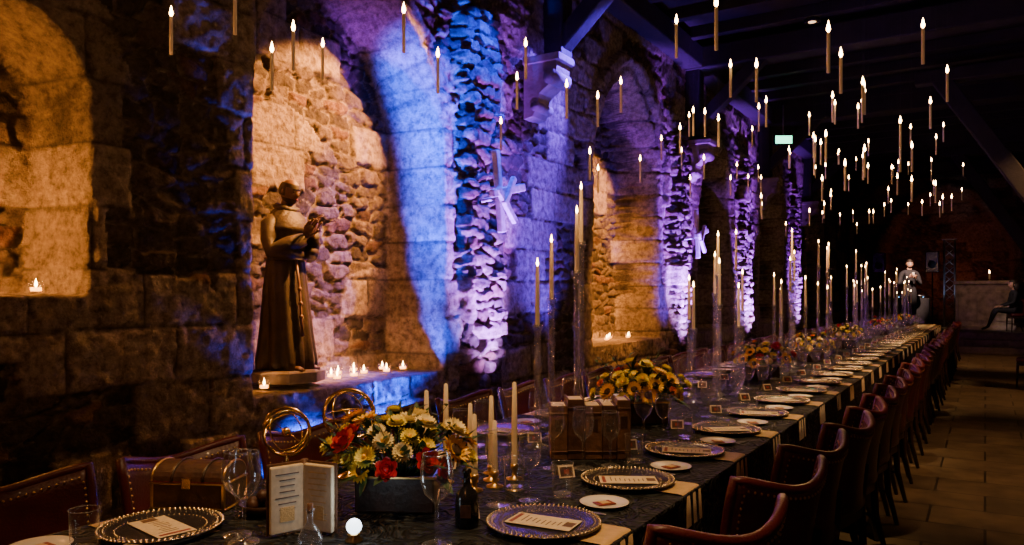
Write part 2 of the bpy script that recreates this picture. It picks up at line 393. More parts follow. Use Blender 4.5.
for y, e in ((1.6, 500), (4.2, 460), (7.2, 480), (10.5, 480), (14, 480), (17.5, 480)):
    spot('table_downlight', (-.9, y, 4.55), (-1.45, y+.3, .75), e, (1, .60, .27), 40, .8, .06)
spot('aisle_downlight', (.9, 6.5, 4.55), (.3, 7.3, 0), 430, (1, .5, .2), 62, .8)
spot('aisle_downlight', (.9, 12.2, 4.5), (.3, 12.8, 0), 430, (1, .5, .2), 62, .8)
spot('aisle_downlight', (.9, 18.0, 4.5), (.3, 19.0, 0), 430, (1, .48, .2), 62, .8)
point('wall_ambient_fill', (-.9, -.3, 3.4), 38, (1, .40, .14), .3)  # added fill behind the camera, keeps the left wall dimly warm
spot('ceiling_blue_wash', (-2.2, 9, 2.9), (0, 12, 5.1), 60, (.10, .05, 1), 100, 1)
spot('ceiling_blue_wash', (-1.8, 5.0, 3.0), (1, 9, 5.1), 40, (.10, .05, 1), 100, 1)
spot('apse_light', (-1.0, 25.8, 1.2), (-1.0, 27.8, 2.6), 34, (1, .25, .14), 110, .8)
spot('stage_fill', (.8, 20.9, 4.5), (.2, 24.2, 1.5), 90, (1, .55, .28), 28, .6)
spot('stage_fill', (-1.2, 21.0, 3.6), (-1.72, 23.1, 1.9), 1400, (1, .62, .45), 22, .6)  # added light with no fixture, lifts the man in black out of the dark
spot('stage_fill', (-.2, 20.9, 3.6), (.62, 23.1, 1.2), 130, (1, .7, .6), 22, .6)  # added fill aimed at the seated woman, no lamp stands here
for p in ((-1.9, 10.4, H0-.2), (-.2, 8.9, H0-.2), (-.1, 10.2, H0-.2), (-.3, 5.6, H0-.2)):
    b = MB(); b.lathe([(.09, .05), (.11, 0), (.10, -.01), (.085, .0)], M_black, None, 20); b.lathe([(.001, .004), (.05, .004)], M_lamp, None, 16)
    b.make('ceiling_downlight', T(*p))
w = bpy.data.worlds.new('hall_night'); S.world = w; w.use_nodes = True
w.node_tree.nodes['Background'].inputs[0].default_value = (.3, .2, .25, 1); w.node_tree.nodes['Background'].inputs[1].default_value = .02

# ------------------------------------------------------------------ table
TXR, TXL, TY0, TY1, TZ = -.84, -2.2, .2, 20.1, .75
def per(off):
    pts = []
    segs = [((TXR, TY0), (TXR, TY1)), ((TXR, TY1), (TXL, TY1)), ((TXL, TY1), (TXL, TY0)), ((TXL, TY0), (TXR, TY0))]
    for (a, c) in segs:
        L = math.hypot(c[0]-a[0], c[1]-a[1]); m = int(L/.05); dx, dy = (c[0]-a[0])/L, (c[1]-a[1])/L
        for i in range(m):
            s = i/m*L
            k = off*(math.sin(s*9+1.3*math.sin(s*2.1))*.6+.4*math.sin(s*17.0))
            k = k*min(1, i/3, (m-i)/3)
            pts.append((a[0]+dx*s+dy*(k+abs(off)*.6), a[1]+dy*s-dx*(k+abs(off)*.6)))
    return pts
b = MB(); rings = [(0, TZ), (.001, TZ-.012), (.008, .6), (.014, .35), (.018, .02)]
vs = []
for off, z in rings:
    P = per(off*.8); vs += [(x, y, z) for x, y in P]
n = len(P); fs = [tuple(range(n))]
for j in range(len(rings)-1):
    for k in range(n): fs.append((j*n+k, (j+1)*n+k, (j+1)*n+(k+1) % n, j*n+(k+1) % n))
b.add(vs, fs, clothmat(), True); b.s[0] = False
b.make('banquet_table')

# ------------------------------------------------------------------ chairs
def chair_mesh():
    b = MB()
    b.box(.34, .44, .09, M_leather, T(.01, 0, .425), bev=.035, smooth=True)
    b.box(.32, .42, .05, M_darkwood, T(.01, 0, .365), bev=.008)
    ny, nz = 18, 8; th = .032
    def P(i, j, s):
        u = -1+2*i/ny; v = j/nz
        y = u*.24; top = .80+.03*u*u-.010*math.cos(u*PI)
        z = .42+v*(top-.42)
        x = .18-.085*abs(u)**2.2+.055*v-.015*math.sin(v*PI)
        return (x+s*th*(1-.2*abs(u)), y*(1+.06*v), z)
    vs = [P(i, j, 0) for i in range(ny+1) for j in range(nz+1)]+[P(i, j, 1) for i in range(ny+1) for j in range(nz+1)]
    o = (ny+1)*(nz+1); g = lambda i, j, s=0: s*o+i*(nz+1)+j; fs = []
    for i in range(ny):
        for j in range(nz):
            fs.append((g(i, j), g(i, j+1), g(i+1, j+1), g(i+1, j))); fs.append((g(i, j, 1), g(i+1, j, 1), g(i+1, j+1, 1), g(i, j+1, 1)))
        fs.append((g(i, nz), g(i, nz, 1), g(i+1, nz, 1), g(i+1, nz))); fs.append((g(i, 0), g(i+1, 0), g(i+1, 0, 1), g(i, 0, 1)))
    for j in range(nz):
        fs.append((g(0, j), g(0, j, 1), g(0, j+1, 1), g(0, j+1))); fs.append((g(ny, j), g(ny, j+1), g(ny, j+1, 1), g(ny, j, 1)))
    b.add(vs, fs, M_leather, True)
    path = [P(0, j, .5) for j in range(nz+1)]+[P(i, nz, .5) for i in range(1, ny)]+[P(ny, j, .5) for j in range(nz, -1, -1)]
    b.tube(path, .0165, M_leather, 8)
    def nails(side):
        pts = [Vector(P(.7, j, side)) for j in range(0, nz)]+[Vector(P(i, nz-.55, side)) for i in range(1, ny)]+[Vector(P(ny-.7, j, side)) for j in range(nz-1, -1, -1)]
        acc = 0
        for a, c in zip(pts, pts[1:]):
            L = (c-a).length; t = (-acc) % .022
            while t < L:
                q = a+(c-a)*(t/L); q.x += (.002 if side else -.002)
                b.lathe([(.005, 0), (.0038, .003), (.0005, .004)], M_brass, T(*q) @ RY(PI/2 if side else -PI/2), 6); t += .022
            acc = (acc+L) % .022
    nails(1); nails(0)
    for sy in (-1, 1):
        b.tube([(-.135, sy*.19, .38), (-.14, sy*.195, .2), (-.145, sy*.20, 0)], [.021, .018, .012], M_darkwood, 8)
        b.tube([(.175, sy*.21, .60), (.155, sy*.195, .40), (.165, sy*.20, .2), (.215, sy*.205, 0)], [.016, .022, .019, .013], M_darkwood, 8)
        b.tube([(-.14, sy*.19, .2), (.165, sy*.19, .2)], .009, M_darkwood, 6)
    return b.mesh('dining_chair')
CH = chair_mesh()
rots = [-24, -24, -20, -16, -12, -9]
for k in range(31):
    y = 1.46+k*.6
    a = rots[k] if k < 6 else random.uniform(-10, 2)
    x = -.735 if k < 4 else -.71
    put('dining_chair', CH, T(x+random.uniform(-.005, .015), y, 0) @ RZ(math.radians(a)))
for k in range(31):
    y = 1.17+k*.6
    put('dining_chair', CH, T(-2.37+random.uniform(-.02, .0), y, 0) @ RZ(PI+math.radians(random.uniform(-6, 6))))

# ------------------------------------------------------------------ tableware
def flame(b, M, s=1.0):
    b.lathe([(.001*s, 0), (.0055*s, .008*s), (.006*s, .014*s), (.003*s, .027*s), (.0003, .038*s)], M_flame, M, 8)
def wine_glass():
    b = MB(); b.lathe([(.036, .0), (.034, .004), (.006, .008), (.0045, .02), (.0045, .095), (.008, .105), (.03, .125), (.040, .155), (.040, .18), (.034, .22)], M_glass, None, 20)
    b.ring(.034, .0012, M_thick, T(0, 0, .22), 20, 5); b.lathe([(.0005, .001), (.036, 0)], M_glass, None, 20); b.ring(.036, .0012, M_thick, T(0, 0, .002), 20, 5); return b.mesh('wine_glass')
def tumbler():
    b = MB(); b.lathe([(.001, .001), (.031, 0), (.033, .004), (.037, .11)], M_glass, None, 20); b.lathe([(.001, .012), (.030, .012)], M_thick, None, 20); b.ring(.037, .0011, M_thick, T(0, 0, .11), 20, 5); return b.mesh('water_tumbler')
M_chargerglass = mat('smoked_glass_charger', (.03, .026, .03), .2, var=.2, coat=.3)
M_bead = mat('silver_gold_bead', (.85, .68, .42), .25, .9, var=.1)
def charger():
    b = MB(); b.lathe([(.001, .004), (.10, .004), (.115, .007), (.155, .014), (.163, .014), (.163, .010), (.115, .002), (.10, .001), (.001, .001)], M_chargerglass, None, 40)
    for R, n, r in ((.161, 70, .0045), (.147, 60, .003), (.118, 50, .0022)):
        for k in range(n):
            a = 2*PI*k/n; b.lathe([(r, 0), (r*.7, r*.7), (.0003, r)], M_bead, T(R*math.cos(a), R*math.sin(a), .0145 if R > .13 else .008), 5)
    return b.mesh('beaded_charger_plate')
def menu():
    b = MB(); b.box(.105, .20, .0016, M_paper, None, bev=.0004)
    b.box(.085, .012, .0006, M_maroon, T(0, .085, .001), bev=0)
    for k in range(9):
        b.box(.03+.03*random.random(), .0035, .0006, M_ink, T(random.uniform(-.01, .01), .06-k*.016, .001), bev=0)
    b.box(.04, .03, .0006, M_ink, T(0, -.08, .001), bev=0)
    return b.mesh('menu_card')
def side_plate():
    b = MB(); b.lathe([(.001, .003), (.05, .003), (.058, .006), (.076, .012), (.078, .0115), (.058, .003), (.045, 0), (.001, 0)], M_white, None, 32)
    b.box(.045, .06, .003, M_maroon, T(0, 0, .006), bev=.0008); b.box(.03, .03, .002, M_goldcloth, T(0, 0, .0085), bev=.0006)
    return b.mesh('side_plate')
def name_card():
    b = MB()
    for s in (-1, 1):
        M = T(0, s*.012, .024) @ RX(s*.42); b.box(.062, .0012, .045, M_paper, M, bev=.0003)
        b.box(.05, .0006, .034, M_booka, T(0, s*.0128, .024) @ RX(s*.42), bev=0); b.box(.02, .0006, .016, M_maroon, T(0, s*.0134, .024) @ RX(s*.42), bev=0)
    return b.mesh('name_card')
def napkin(sgn):
    b = MB(); prof = [(-.16, .002), (0, .003), (.185, .004), (.2, .002), (.208, -.01), (.212, -.07), (.214, -.11)]
    vs = []; n = 8
    for i, (x, z) in enumerate(prof):
        for k in range(n+1):
            u = -1+2*k/n; wv = .004*math.sin(k*2.1)*(1 if x > .2 else .15)
            vs.append((sgn*(x+abs(wv)), u*(.085-.008*(x > .2)), z+abs(wv)*.4))
    fs = [(i*(n+1)+k, i*(n+1)+k+1, (i+1)*(n+1)+k+1, (i+1)*(n+1)+k) for i in range(len(prof)-1) for k in range(n)]
    b.add(vs, fs, M_goldcloth, True); return b.mesh('gold_napkin')
def cutlery():
    b = MB()
    b.box(.012, .10, .002, M_steel, T(0, -.05, .003), bev=.0008)
    b.box(.016, .09, .0015, M_steel, T(0, .045, .003), bev=.0006)
    return b.mesh('table_knife')
WG, TU, CHG, MN, SP, NC, NPR, NPL, CU = wine_glass(), tumbler(), charger(), menu(), side_plate(), name_card(), napkin(1), napkin(-1), cutlery()
def place(name, me, x, y, z=TZ, a=0.0, sc=1.0): return put(name, me, T(x, y, z+.001) @ RZ(a) @ SC(sc, sc, sc))
for k in range(31):
    y = 1.29+k*.6; j = lambda s=.01: random.uniform(-s, s)
    place('gold_napkin', NPR, -1.05, y+.02); place('beaded_charger_plate', CHG, -1.07, y, TZ+.005)
    place('menu_card', MN, -1.07+j(), y+j(), TZ+.013, PI/2+.2+j(.15)+1.2*(k % 2 == 0)*.3)
    place('side_plate', SP, -1.02, y+.30, TZ, j(.6))
    if k: place('wine_glass', WG, -1.31+j(), y+.12+j(), sc=1.05)
    if k: place('wine_glass', WG, -1.24+j(), y+.22+j(), sc=.95)
    place('name_card', NC, -1.29+j(), y-.05+j(), TZ, .6+j(.3)); place('table_knife', CU, -1.07+j(.005), y+.195, TZ, PI/2)
    if k: place('water_tumbler', TU, -1.18, y+.32)
    if k >= 4: place('wine_glass', WG, -1.285, y+.40+j(), sc=1.1)
    if k >= 2: place('wine_glass', WG, -1.80, y+.36+j(), sc=1.1)
    if k != 1:
        place('gold_napkin', NPL, -1.98, y); place('beaded_charger_plate', CHG, -1.96, y, TZ+.005)
        place('menu_card', MN, -1.96+j(), y+j(), TZ+.013, -PI/2+j(.2))
        place('wine_glass', WG, -1.74+j(), y+.09+j(), sc=1.05)
        if k: place('name_card', NC, -1.73+j(), y-.14+j(), TZ, .5+j(.3))
    if k > 1: place('side_plate', SP, -2.02, y-.30, TZ); place('wine_glass', WG, -1.76+j(), y-.04+j(), sc=.95); place('water_tumbler', TU, -1.87, y+.24)
place('side_plate', SP, -2.09, 1.03)
place('water_tumbler', TU, -1.97, 1.08); place('wine_glass', WG, -1.68, 1.345, sc=1.1)
place('wine_glass', WG, -1.23, 1.60, sc=1.1); place('water_tumbler', TU, -1.36, 2.20)
place('wine_glass', WG, -1.40, 2.55, sc=1.1); place('wine_glass', WG, -1.31, 2.62, sc=1.0) if False else None

# ------------------------------------------------------------------ candles
def stick(x, y, top, cl=.25):
    b = MB(); h = top-.04-TZ-cl
    b.lathe([(.052, 0), (.052, .008), (.02, .018), (.013, .035), (.013, h*.3), (.021, h*.3+.012), (.013, h*.3+.024), (.013, h*.65), (.021, h*.65+.012), (.013, h*.65+.024), (.013, h-.03), (.022, h-.015), (.022, h), (.011, h), (.011, h-.012), (.001, h-.012)], M_thick, None, 14)
    b.lathe([(.0105, h-.011), (.010, h+cl*.5), (.0075, h+cl), (.001, h+cl+.004)], M_waxlit, None, 12)
    flame(b, T(0, 0, h+cl+.003), 1.0)
    b.make('glass_candlestick', T(x, y, TZ+.001))
for x, y, t in ((-1.65, 2.86, 1.575), (-1.68, 3.04, 1.69), (-1.53, 3.0, 1.81), (-1.64, 3.26, 1.955),
                (-1.42, 4.75, 1.65), (-1.5, 4.99, 1.84), (-1.65, 4.85, 1.55), (-1.40, 5.12, 1.5), (-1.6, 5.25, 1.72), (-1.45, 5.4, 1.6), (-1.52, 4.55, 1.5), (-1.55, 5.6, 1.9),
                (-1.42, 6.8, 1.75), (-1.6, 7.0, 1.62), (-1.5, 7.26, 2.03), (-1.42, 7.45, 1.6), (-1.55, 7.6, 1.85), (-1.62, 7.35, 1.5), (-1.45, 6.6, 1.55)):
    stick(x, y, t)
for y0 in (9.0, 11.3, 12.8, 15.2, 17.6, 19.2):
    for k in range(6): stick(-1.5+random.uniform(-.1, .1), y0+k*.16-.4, random.uniform(1.5, 2.05))
for y0 in (3.1, 5.0, 7.2, 9.2, 12.8, 16.6): point('candle_cluster_glow', (-1.5, y0-.15, 2.0), 9, (1, .5, .18), .1)
for x, y, t in ((-1.66, 2.10, 1.08), (-1.62, 2.16, 1.10), (-1.60, 2.03, .98), (-1.55, 2.21, 1.03), (-1.47, 2.12, 1.01), (-1.50, 2.27, 1.05), (-1.44, 2.33, 1.10), (-1.56, 2.36, 1.04), (-1.44, 2.20, .98)):
    b = MB(); h = t-TZ
    b.lathe([(.03, 0), (.03, .004), (.01, .01), (.008, .03), (.015, .04), (.015, .055), (.001, .055)], M_brass, None, 14)
    b.lathe([(.0115, .05), (.0105, h*.6), (.007, h-.004), (.001, h)], M_cream, None, 12); b.tube([(0, 0, h-.002), (.001, 0, h+.008)], .0008, M_ink, 5)
    b.make('taper_candle', T(x, y, TZ+.001))
fc = [(-3.09, 2.08, 2.59), (-2.68, 2.10, 2.61), (-2.55, 2.30, 2.49), (-2.71, 2.32, 2.43), (-2.96, 2.87, 2.65), (-2.14, 2.55, 2.565), (-2.2, 2.87, 2.47), (-2.3, 3.75, 2.59),
      (-2.05, 3.43, 2.65), (-1.96, 3.72, 2.49), (-2.2, 4.5, 2.27), (-2.7, 4.2, 2.47), (-2.0, 4.2, 2.54), (-1.87, 4.25, 2.62), (-1.31, 3.66, 2.70), (-.9, 2.97, 2.48), (-.97, 3.87, 2.48),
      (-.56, 3.42, 2.45), (-.58, 3.88, 2.47), (-.6, 4.8, 2.56), (-.25, 4.09, 2.61), (-.19, 5.18, 2.66), (-1.25, 4.4, 2.66), (-1.87, 5.3, 2.54), (-1.5, 5.0, 2.5), (-2.3, 5.6, 2.4), (-.9, 5.4, 2.4)]
for k in range(84):
    y = 5.3+11.5*random.random()**1.3
    if abs(y-13) < .3: y += .8
    fc.append((random.uniform(-2.6, -.3), y, random.uniform(2.20+.03*(y-5), 2.80+.11*(y-5))))
b = MB()
for x, y, z in fc:
    M = T(x, y, z-.1)
    b.lathe([(.0005, 0), (.0078, .0), (.0078, .165), (.005, .17), (.001, .168)], M_waxlit, M, 8)
    flame(b, M @ T(0, 0, .168), 1.4+.04*max(0, y-6))
    b.tube([(x, y, z+.10), (x, y, H0)], .0005, M_wire, 4)
b.make('floating_candles')
b = MB(); b.lathe([(.026, 0), (.03, .003), (.033, .05)], M_glass, None, 14)
b.lathe([(.001, .004), (.024, .004), (.025, .022), (.001, .021)], M_tea, None, 14); flame(b, T(0, 0, .022), 1.2)
TL = b.mesh('tealight_candle')
for x, y in ((-3.88, 3.26), (-3.90, 3.92), (-4.02, 3.98), (-3.93, 4.12), (-4.0, 4.3), (-3.95, 4.5), (-4.1, 4.62), (-3.97, 4.72), (-4.12, 4.15), (-4.2, 4.4)):
    put('tealight_candle', TL, T(x, y, .822))
for k in range(8): put('tealight_candle', TL, T(-4.0-.08*(k % 3), 8.0+.22*k, .862))
put('tealight_candle', TL, T(-3.93, 1.92, 1.43))

# ------------------------------------------------------------------ flowers
def petal(b, M, L, W, lift, mt):
    b.add([(0, 0, 0), (.4*L, -W, lift*.35), (.4*L, W, lift*.35), (.8*L, -W*.75, lift*.8), (.8*L, W*.75, lift*.8), (L, 0, lift), (.45*L, 0, lift*.2-.08*L)],
          [(0, 1, 6), (0, 6, 2), (1, 3, 6), (6, 4, 2), (3, 5, 6), (6, 5, 4)], mt, True, M)
def flower(b, M, kind, r):
    if kind == 's':
        for q, n, l in ((0, 16, 1), (1, 16, .85)):
            for k in range(n): petal(b, M @ RZ(2*PI*(k+.5*q)/n) @ T(r*.3, 0, q*r*.05), r*.75*l, r*.14, r*(.08+.25*q), M_yel)
        b.lathe([(r*.42, 0), (r*.4, r*.12), (r*.2, r*.16), (.0005, r*.12)], M_brn, M, 14)
    elif kind in 'cy':
        mt = M_crm if kind == 'c' else M_lem
        for q, n, l, lf in ((0, 18, 1, .05), (1, 16, .85, .3), (2, 12, .6, .45)):
            for k in range(n): petal(b, M @ RZ(2*PI*(k+.5*q)/n) @ T(r*.08, 0, q*r*.06), r*.9*l, r*.15, r*lf, mt)
        b.lathe([(r*.2, .0), (r*.18, r*.3), (.0005, r*.36)], M_yel, M, 10)
    else:
        mt = M_red if kind == 'r' else M_org
        for q, n, R, tilt in ((0, 6, .85, .5), (1, 5, .62, .9), (2, 5, .42, 1.2), (3, 3, .22, 1.4)):
            for k in range(n):
                petal(b, M @ RZ(2*PI*(k+.37*q)/n) @ T(r*R*.35, 0, 0) @ RY(-tilt), r*1.0, r*.45, -r*.12, mt)
        b.ball(r*.4, mt, M @ T(0, 0, r*.35), 10, 6)
def leaf(b, M, L):
    b.add([(0, 0, 0), (.35*L, -.17*L, .04*L), (.35*L, .17*L, .04*L), (.7*L, -.13*L, .0), (.7*L, .13*L, .0), (L, 0, -.08*L), (.5*L, 0, -.03*L)],
          [(0, 1, 6), (0, 6, 2), (1, 3, 6), (6, 4, 2), (3, 5, 6), (6, 5, 4)], M_leaf, True, M)
def bouquet(x, y, a, s, seed, kinds, n=42):
    R = random.Random(seed); b = MB()
    b.box(.24, .12, .11, M_darkwood, T(0, 0, .055), bev=.006); b.box(.25, .13, .008, M_brass, T(0, 0, .106), bev=.002)
    for k in range(n):
        zf = 1-(k+.5)/n*1.12; t = k*2.39996; rr = math.sqrt(max(0, 1-zf*zf))
        d = Vector((rr*math.cos(t), rr*math.sin(t), zf))
        sc = R.uniform(.80, 1.22)
        p = Vector((d.x*.20*sc, d.y*.145*sc, .15+d.z*.13*sc))
        q = Vector((d.x, d.y, d.z+.25+R.uniform(-.1, .2))).to_track_quat('Z', 'X').to_matrix().to_4x4()
        kd = R.choice(kinds); r = {'s': .046, 'c': .040, 'y': .036, 'r': .034, 'o': .024}[kd]*R.uniform(.8, 1.1)
        b.tube([(d.x*.05, d.y*.03, .1), tuple(p*.6+Vector((0, 0, .05))), tuple(p)], .002, M_leaf, 5)
        flower(b, T(*p) @ q, kd, r)
        for _ in range(3):
            e = Vector((d.x+R.uniform(-.5, .5), d.y+R.uniform(-.5, .5), d.z+R.uniform(-.4, .5)))
            qq = e.to_track_quat('X', 'Z').to_matrix().to_4x4()
            leaf(b, T(*(p*.85)) @ qq, R.uniform(.05, .1))
    for k in range(9):
        t = R.uniform(0, 6.28); l = R.uniform(.2, .30); p = Vector((math.cos(t)*l*.8, math.sin(t)*l*.6, .14+R.uniform(.06, .22)))
        b.tube([(0, 0, .1), tuple(p*.6+Vector((0, 0, .05))), tuple(p)], [.002, .0015, .001], M_leaf, 5)
        for i in range(5):
            e = Vector((math.cos(t+i*1.3), math.sin(t+i*1.3), .5)); leaf(b, T(*(p*(.6+.1*i))) @ e.to_track_quat('X', 'Z').to_matrix().to_4x4(), .04)
    b.make('flower_arrangement', T(x, y, TZ+.001) @ RZ(a) @ SC(s, s, s))
bouquet(-1.55, 1.82, .5, 1.02, 3, 'ssscccyyyyyrr')
bouquet(-1.52, 3.72, .6, 1.05, 5, 'ssyyyccor')
bouquet(-1.50, 6.16, .6, 1.0, 8, 'syyyccrro')
bouquet(-1.50, 8.1, .6, 1.0, 9, 'scyyyyo', 30); bouquet(-1.50, 10.3, .6, 1.05, 10, 'syyyccr', 30)
bouquet(-1.50, 14.1, .6, 1.0, 11, 'ssyycro', 26); bouquet(-1.5, 18.4, .6, 1.0, 12, 'syycro', 26)

# ------------------------------------------------------------------ near props
b = MB(); b.box(.24, .15, .085, M_booka, T(0, 0, .0425), bev=.006)
n = 12; vs = []
for x in (-.12, .12):
    for k in range(n+1):
        a = PI*k/n; vs.append((x, -.075*math.cos(a), .09+.05*math.sin(a)))
fs = [(k, k+1, n+2+k, n+1+k) for k in range(n)]+[tuple(range(n+1))[::-1], tuple(range(n+1, 2*n+2)), (0, n+1, 2*n+1, n)]
b.add(vs, fs, M_booka, False)
b.box(.236, .146, .012, M_maroon, T(0, 0, .086), bev=.002)
for x in (-.115, .115):
    b.tube([(x, -.077*math.cos(PI*k/n), .09+.052*math.sin(PI*k/n)) for k in range(n+1)], .004, M_brass, 6); b.box(.01, .156, .086, M_brass, T(x, 0, .043), bev=.002)
for x in (-.05, .05):
    b.tube([(x, -.077*math.cos(PI*k/n), .09+.052*math.sin(PI*k/n)) for k in range(n+1)], .005, M_darkwood, 6)
for z in (.006, .082): b.box(.246, .156, .005, M_brass, T(0, 0, z), bev=.0015)
b.box(.03, .012, .035, M_gold, T(0, -.08, .085), bev=.003)
b.make('treasure_chest', T(-2.11, 1.52, TZ+.001) @ RZ(.45))
b = MB(); b.lathe([(.045, 0), (.06, .01), (.075, .035), (.071, .035), (.055, .014), (.001, .012)], M_darkwood, None, 20)
for k in range(9):
    a = k*.9; r = .035 if k < 6 else .012; b.ball(.019, M_booka, T(r*math.cos(a), r*math.sin(a), .032 if k < 6 else .055), 10, 6)
b.make('bowl_of_truffles', T(-1.86, 1.56, TZ+.001))
for x, y, z, r, t in ((-2.03, 1.80, .945, .082, .3), (-1.97, 2.04, .975, .094, -.4)):
    b = MB(); h = z-TZ
    b.lathe([(.045, 0), (.045, .008), (.015, .018), (.007, .04), (.012, h*.3), (.006, h-r)], M_gold, None, 16)
    C = T(0, 0, h) @ RZ(.5)
    b.ring(r, .0055, M_gold, C @ RX(PI/2)); b.ring(r*.94, .003, M_gold, C @ RX(PI/2+t) @ RY(.5)); b.ring(r*.9, .003, M_gold, C @ RX(.5+t)); b.ring(r*.88, .0025, M_gold, C @ RY(1.2) @ RX(.4))
    b.ball(.016, M_gold, C, 12, 8); b.tube([(-r*.9, 0, 0), (r*.9, 0, 0)], .0015, M_gold, 5, C @ RY(.6))
    b.make('armillary_sphere', T(x, y, TZ+.001))
b = MB()
for s in (-1, 1):
    M = T(0, 0, .1) @ RZ(-s*.45)
    b.box(.125, .006, .195, M_bookb, M @ T(s*.066, .014, 0), bev=.002)
    b.box(.117, .020, .183, M_paper, M @ T(s*.062, 0, 0), bev=.004)
    for k in range(9): b.box(.05+.035*random.random(), .0008, .003, M_goldcloth if s > 0 else M_bookb, M @ T(s*.062, -.0105, .07-k*.016), bev=0)
    b.box(.05, .001, .04, M_goldcloth, M @ T(s*.062, -.0108, -.04), bev=0)
b.tube([(0, .012, .0), (0, .012, .2)], .012, M_bookb, 10)
b.make('open_spell_book', T(-1.62, 1.50, TZ+.001) @ RZ(.70) @ SC(.78, 1, 1))
b = MB(); x = -.16
for k in range(5):
    w = random.uniform(.055, .07); h = random.uniform(.215, .245); m = M_booka if k % 2 else M_bookb
    M = T(x+w/2, 0, h/2)
    b.box(w-.008, .145, h-.012, M_paper, M @ T(0, .004, 0), bev=.002)
    for s in (-1, 1): b.box(.005, .155, h, m, M @ T(s*(w/2-.003), 0, 0), bev=.001)
    b.box(w-.002, .008, h, m, M @ T(0, -.076, 0), bev=.003)
    for z in (-.35, .36): b.box(w, .006, .006, m, M @ T(0, -.081, z*h), bev=.002)
    b.box(w*.5, .002, .05, M_darkwood, M @ T(0, -.081, .03), bev=.0005)
    x += w+.001
b.make('row_of_antique_books', T(-1.39, 2.83, TZ+.001) @ RZ(.56))
b = MB(); b.lathe([(.001, 0), (.03, 0), (.034, .006), (.034, .08), (.028, .1), (.011, .115), (.010, .15), (.014, .155), (.012, .165), (.001, .166)], M_black, None, 20)
b.box(.03, .002, .035, M_booka, T(0, -.0345, .05)); b.make('potion_bottle', T(-1.26, 1.78, TZ+.001) @ RZ(.5))
b = MB(); b.lathe([(.02, 0), (.03, .01), (.032, .03), (.02, .055), (.008, .07), (.008, .10), (.012, .105), (.001, .105)], M_thick, None, 18); b.lathe([(.007, .095), (.008, .12), (.001, .121)], M_bookb, None, 10)
b.make('potion_bottle', T(-1.49, 1.40, TZ+.001))
b = MB(); b.lathe([(.022, 0), (.024, .005), (.014, .014), (.018, .02), (.001, .019)], M_brass, None, 16); b.ball(.021, M_orb, T(0, 0, .040), 18, 12)
b.make('crystal_orb', T(-1.44, 1.51, TZ+.001)); point('orb_glow', (-1.44, 1.51, TZ+.12), .3, (.7, .85, 1), .03)
for x, y, a in ((-1.78, 1.10, .3), (-1.66, 1.16, .8), (-1.36, 1.34, .4)): place('name_card', NC, x, y, TZ, a)

# ------------------------------------------------------------------ figures
def head(b, M, skin, hair, style='short', beard=False):
    nu, nv = 28, 20
    def pos(x, y, z, g=1.0):
        px, py, pz = x*.092, y*.074, z*.118
        if z < 0: py *= 1+.28*z
        if z < 0 and x < 0: px *= 1+.35*z
        px += .024*math.exp(-((y/.17)**2+((z+.14)/.2)**2))*(x > 0)
        px -= .009*(math.exp(-(((y-.38)/.2)**2+((z-.07)/.14)**2))+math.exp(-(((y+.38)/.2)**2+((z-.07)/.14)**2)))*(x > 0)
        px += .008*math.exp(-((y/.3)**2+((z+.75)/.2)**2))*(x > 0)
        return (px*g, py*g, pz*g)
    def shell(g, keep, mt):
        vs = []; fs = []
        for i in range(nv+1):
            ph = PI*i/nv
            for k in range(nu):
                t = 2*PI*k/nu; vs.append(pos(math.sin(ph)*math.cos(t), math.sin(ph)*math.sin(t), math.cos(ph), g))
        for i in range(nv):
            ph = PI*(i+.5)/nv
            for k in range(nu):
                t = 2*PI*(k+.5)/nu
                if keep(math.sin(ph)*math.cos(t), math.sin(ph)*math.sin(t), math.cos(ph)):
                    fs.append((i*nu+k, (i+1)*nu+k, (i+1)*nu+(k+1) % nu, i*nu+(k+1) % nu))
        b.add(vs, fs, mt, True, M)
    shell(1, lambda x, y, z: True, skin)
    if style == 'tonsure': shell(1.09, lambda x, y, z: -.30 < z < .55 and (x < .30 or z > .38), hair)
    else:
        shell(1.10, lambda x, y, z: (z > .45) or (x < .2 and z > -.45), hair)
        if style == 'long': b.tube([M @ Vector((-.05, 0, .02)), M @ Vector((-.075, 0, -.1)), M @ Vector((-.07, 0, -.22))], [.085, .08, .04], hair, 12)
    if beard: shell(1.07, lambda x, y, z: z < -.42 and x > -.1, hair)
    for s in (-1, 1):
        b.ball(.0115, M_white if skin is M_skin else skin, M @ T(.074, s*.029, .008), 8, 6); b.ball(.006, M_hair, M @ T(.082, s*.029, .008), 6, 4)
        b.tube([(.086, s*.015, .03), (.086, s*.03, .036), (.076, s*.045, .03)], .0035, hair, 5, M)
        b.ball(.02, skin, M @ T(-.005, s*.076, -.004) @ SC(.6, .35, 1.2), 8, 6)
    b.tube([(.087, -.02, -.055), (.094, 0, -.053), (.087, .02, -.055)], .005, M_maroon, 6, M)
def hand(b, M, skin, curl=.5):
    b.lathe([(.022, -.01), (.026, 0), (.034, .03), (.041, .06), (.040, .085), (.02, .098), (.001, .1)], skin, M @ RY(PI/2) @ SC(.42, 1, 1), 12)
    for y, L, o in ((.030, .07, 0), (.010, .08, .005), (-.010, .074, .002), (-.029, .058, -.006)):
        p = Vector((.086+o, y, 0)); pts = [p-Vector((.02, 0, 0)), p]; a = 0
        for f in (.45, .32, .23):
            a += curl; p = p+Vector((math.cos(a), 0, -math.sin(a)))*L*f; pts.append(p.copy())
        b.tube(pts, [.0085, .0088, .0082, .0074, .0055], skin, 7, M)
    b.tube([(.02, .022, -.004), (.045, .048, -.012), (.07, .058, -.024), (.085, .052, -.036)], [.012, .011, .0095, .007], skin, 7, M)
